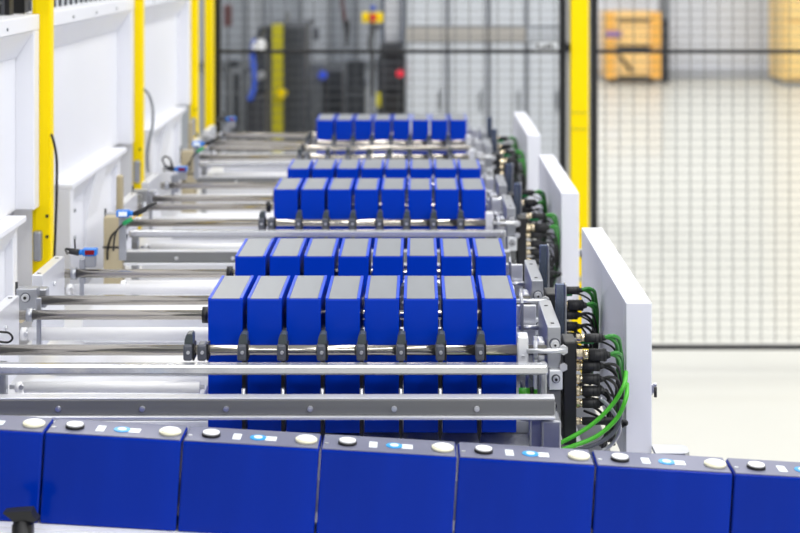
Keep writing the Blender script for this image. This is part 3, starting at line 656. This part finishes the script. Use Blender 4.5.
# far right: crates, column
Y = 19.1
for i, (y0, y1, lb) in enumerate(((50, 83, 'lower pale orange crate with dark slots, standing on the floor beyond the fence'), (12, 48.5, 'upper pale orange crate with purple label, stacked beyond the fence'))):
    g = thing('storage_crate', (xw(632, Y), Y, max(0, zw(y1, Y))), lb, 'crate', 'orange crates beyond the fence')
    z0 = zw(y1, Y); z1 = zw(y0, Y)
    if i == 0: z0 = 0.06
    part('shell', MB().box(xw(606, Y), xw(660, Y), Y, Y+.6, z0, z1, .012), 'orange', g)
    for a, b in ((605, 614), (651, 661)):
        part('corner_post', MB().box(xw(a, Y), xw(b, Y), Y-.03, Y-.001, z0, z1, .006), 'orange_deep', g)
    for yy in ((20, 47) if i else (77,)):
        part('slot', MB().box(xw(617, Y), xw(650, Y), Y-.012, Y-.001, zw(yy+1.4, Y), zw(yy-1.4, Y)), 'black', g)
    if i: part('label_patch', MB().box(xw(605, Y), xw(621, Y), Y-.04, Y-.031, zw(37, Y), zw(31, Y)), 'purple', g)
    else:
        part('strap', MB().prism([(xw(616, Y), zw(54, Y)), (xw(620, Y), zw(54, Y)), (xw(634, Y), zw(71, Y)), (xw(630, Y), zw(72, Y))], 'y', Y-.012, Y-.001), 'black', g)
        part('caster', MB().cyl((xw(611, Y), Y+.1, .03), (xw(616, Y), Y+.1, .03), .03, 14).cyl((xw(650, Y), Y+.1, .03), (xw(655, Y), Y+.1, .03), .03, 14), 'black', g)
g = thing('equipment_rack', (xw(665, 19.2), 19.2, 0), 'narrow dark grey rack standing beside the orange crates', 'rack')
part('upright', MB().box(xw(664, 19.2), xw(669.5, 19.2), 19.2, 19.6, 0, zw(20, 19.2)), 'dark_machine', g)
part('upper_head', MB().box(xw(663, 19.2), xw(670, 19.2), 19.18, 19.55, zw(20, 19.2)+.001, 3.2), 'grey_machine', g)
for yy in (30, 42, 56, 66): part('shelf', MB().box(xw(663.5, 19.2), xw(670, 19.2), 19.17, 19.199, zw(yy+1, 19.2), zw(yy-1, 19.2)), 'grey_machine', g)
Y = 18.9
g = thing('orange_cabinet', (xw(810, Y), Y, 0), 'tall pale orange cabinet at the far wall beyond the right fence', 'cabinet')
part('body', MB().box(xw(784, Y), xw(850, Y), Y, Y+.8, .05, 3.0, .01), 'orange_pale', g)
part('door', MB().box(xw(786, Y), xw(814, Y), Y-.03, Y-.001, zw(20, Y), 2.9, .01), 'orange_pale', g)
part('door', MB().box(xw(786, Y), xw(814, Y), Y-.03, Y-.001, .1, zw(22, Y), .01), 'orange_pale', g)
part('plinth', MB().box(xw(785, Y), xw(849, Y), Y+.02, Y+.75, 0, .049), 'grey_machine', g)

# ------------------------------------------------------------------ foreground conveyor
SL = -.0592; FH = .1145; FW = .1725; FT = .062; FY0 = 2.0
def ztop(x): return .971+SL*(x+.0225)
ang = math.atan(-SL)
def make_cell():
    r = thing('conveyor_cell', (0, 0, 0), 'x', 'battery', 'blue battery cells on the conveyor')
    w_ = FW-.0022
    part('case', MB().box(0, w_, 0, FT, 0, FH-.0015, .0024, 3), 'blue_wrap', r)
    part('lid', MB().box(.0016, w_-.0016, .0022, FT-.0016, FH-.0016, FH, .0004), 'cell_lid', r)
    def disc(f, rr, m, h): return MB().cyl((f*FW, FT*.42, FH), (f*FW, FT*.42, FH+h), rr, 28)
    a = part('terminal', disc(.185, .0118, '', .003), 'black', r, 'white disc terminal on black ring')
    part('terminal_cap', MB().cyl((.185*FW, FT*.42, FH+.003), (.185*FW, FT*.42, FH+.0052), .0105, 28), 'white_plastic', a)
    a = part('terminal', disc(.885, .0138, '', .0035), 'cream', r, 'cream disc terminal')
    part('terminal_cap', MB().cyl((.885*FW, FT*.42, FH+.0035), (.885*FW, FT*.42, FH+.005), .0115, 28), 'white_plastic', a)
    part('code_patch', MB().box(.345*FW, .405*FW, FT*.26, FT*.62, FH, FH+.0006), 'label_white', r)
    v = part('vent', MB().cyl((.53*FW, FT*.45, FH), (.53*FW, FT*.45, FH+.0009), .0105, 24), 'vent_blue', r)
    part('vent_disc', MB().cyl((.53*FW, FT*.45, FH+.0009), (.53*FW, FT*.45, FH+.0016), .0055, 20), 'label_white', v)
    part('film_tab', MB().box(.585*FW, .665*FW, FT*.30, FT*.56, FH, FH+.0006), 'label_white', r)
    part('rivet', MB().cyl((.035*FW, FT*.35, FH), (.035*FW, FT*.35, FH+.001), .0028, 12), 'chrome', r)
    return r
c0 = make_cell(); ct = tree_of(c0)
cl = ['at the picture edge behind the black stop', 'second', 'third', 'fourth', 'fifth', 'sixth', 'seventh']
LB = ['large blue conveyor cell at the left picture edge, behind the black stop', 'second large blue conveyor cell, with its seam just beside the black stop', 'third large blue conveyor cell from the black stop', 'fourth large blue conveyor cell from the black stop',
      'fifth large blue conveyor cell, under the right end of the grey angle rail', 'sixth large blue conveyor cell, below the nearest white guard', 'seventh large blue conveyor cell, cut by the right picture edge']
for i, k in enumerate(range(-2, 5)):
    x = -.29375+FW*k
    loc = (x-FH*math.sin(ang), FY0, ztop(x)-FH*math.cos(ang))
    if i == 0: o = c0; o.location = loc; tagit(o, LB[i])
    else: o = copy_tree(ct, loc, LB[i])
    o.rotation_euler = (0, ang, 0)
# conveyor body (tilted like the cells)
xL, xR = -.75, .80
def tilt(mb):
    mb.bm.transform(Matrix.Rotation(ang, 4, 'Y') @ Matrix.Identity(4)); mb.bm.transform(Matrix.Translation((-.0225, 0, .971-FH*math.cos(ang)))); return mb
g = thing('conveyor', (0, 2.0, .6), 'pale conveyor rail carrying the row of large blue cells', 'conveyor')
part('belt', tilt(MB().box(xL, xR, 1.985, 2.10, -.014, -.0008)), 'white_plastic', g)
part('side_rail', tilt(MB().box(xL, xR, 1.968, 1.984, -.0115, -.0015, .002, 2)), 'white_plastic', g)
part('side_profile', tilt(MB().box(xL, xR, 1.965, 2.10, -.075, -.0145, .003)), 'alu_brushed', g)
for x in (-.5, .5):
    part('leg', MB().box(x-.03, x+.03, 2.0, 2.07, 0, .76), 'base_grey', g)
# black stop
Y = 1.955
g = thing('belt_stop', (xw(22, Y), Y, .78), 'black plastic stop standing in front of the conveyor cells', 'stop')
part('stem', MB().cyl((xw(23, Y), Y, .78), (xw(23, Y), Y, zw(515, Y)), .0115, 16).box(xw(13, Y), xw(33, Y), Y-.008, Y+.008, .78, zw(522, Y), .002), 'black', g)
part('wing_head', MB().prism([(xw(5, Y), zw(510, Y)), (xw(12, Y), zw(509, Y)), (xw(33, Y), zw(507.5, Y)), (xw(36, Y), zw(514, Y)), (xw(39.5, Y), zw(518, Y)), (xw(34, Y), zw(519, Y)), (xw(26, Y), zw(516.5, Y)), (xw(16, Y), zw(519, Y)), (xw(12, Y), zw(515, Y))], 'y', Y-.012, Y+.006), 'rubber', g)
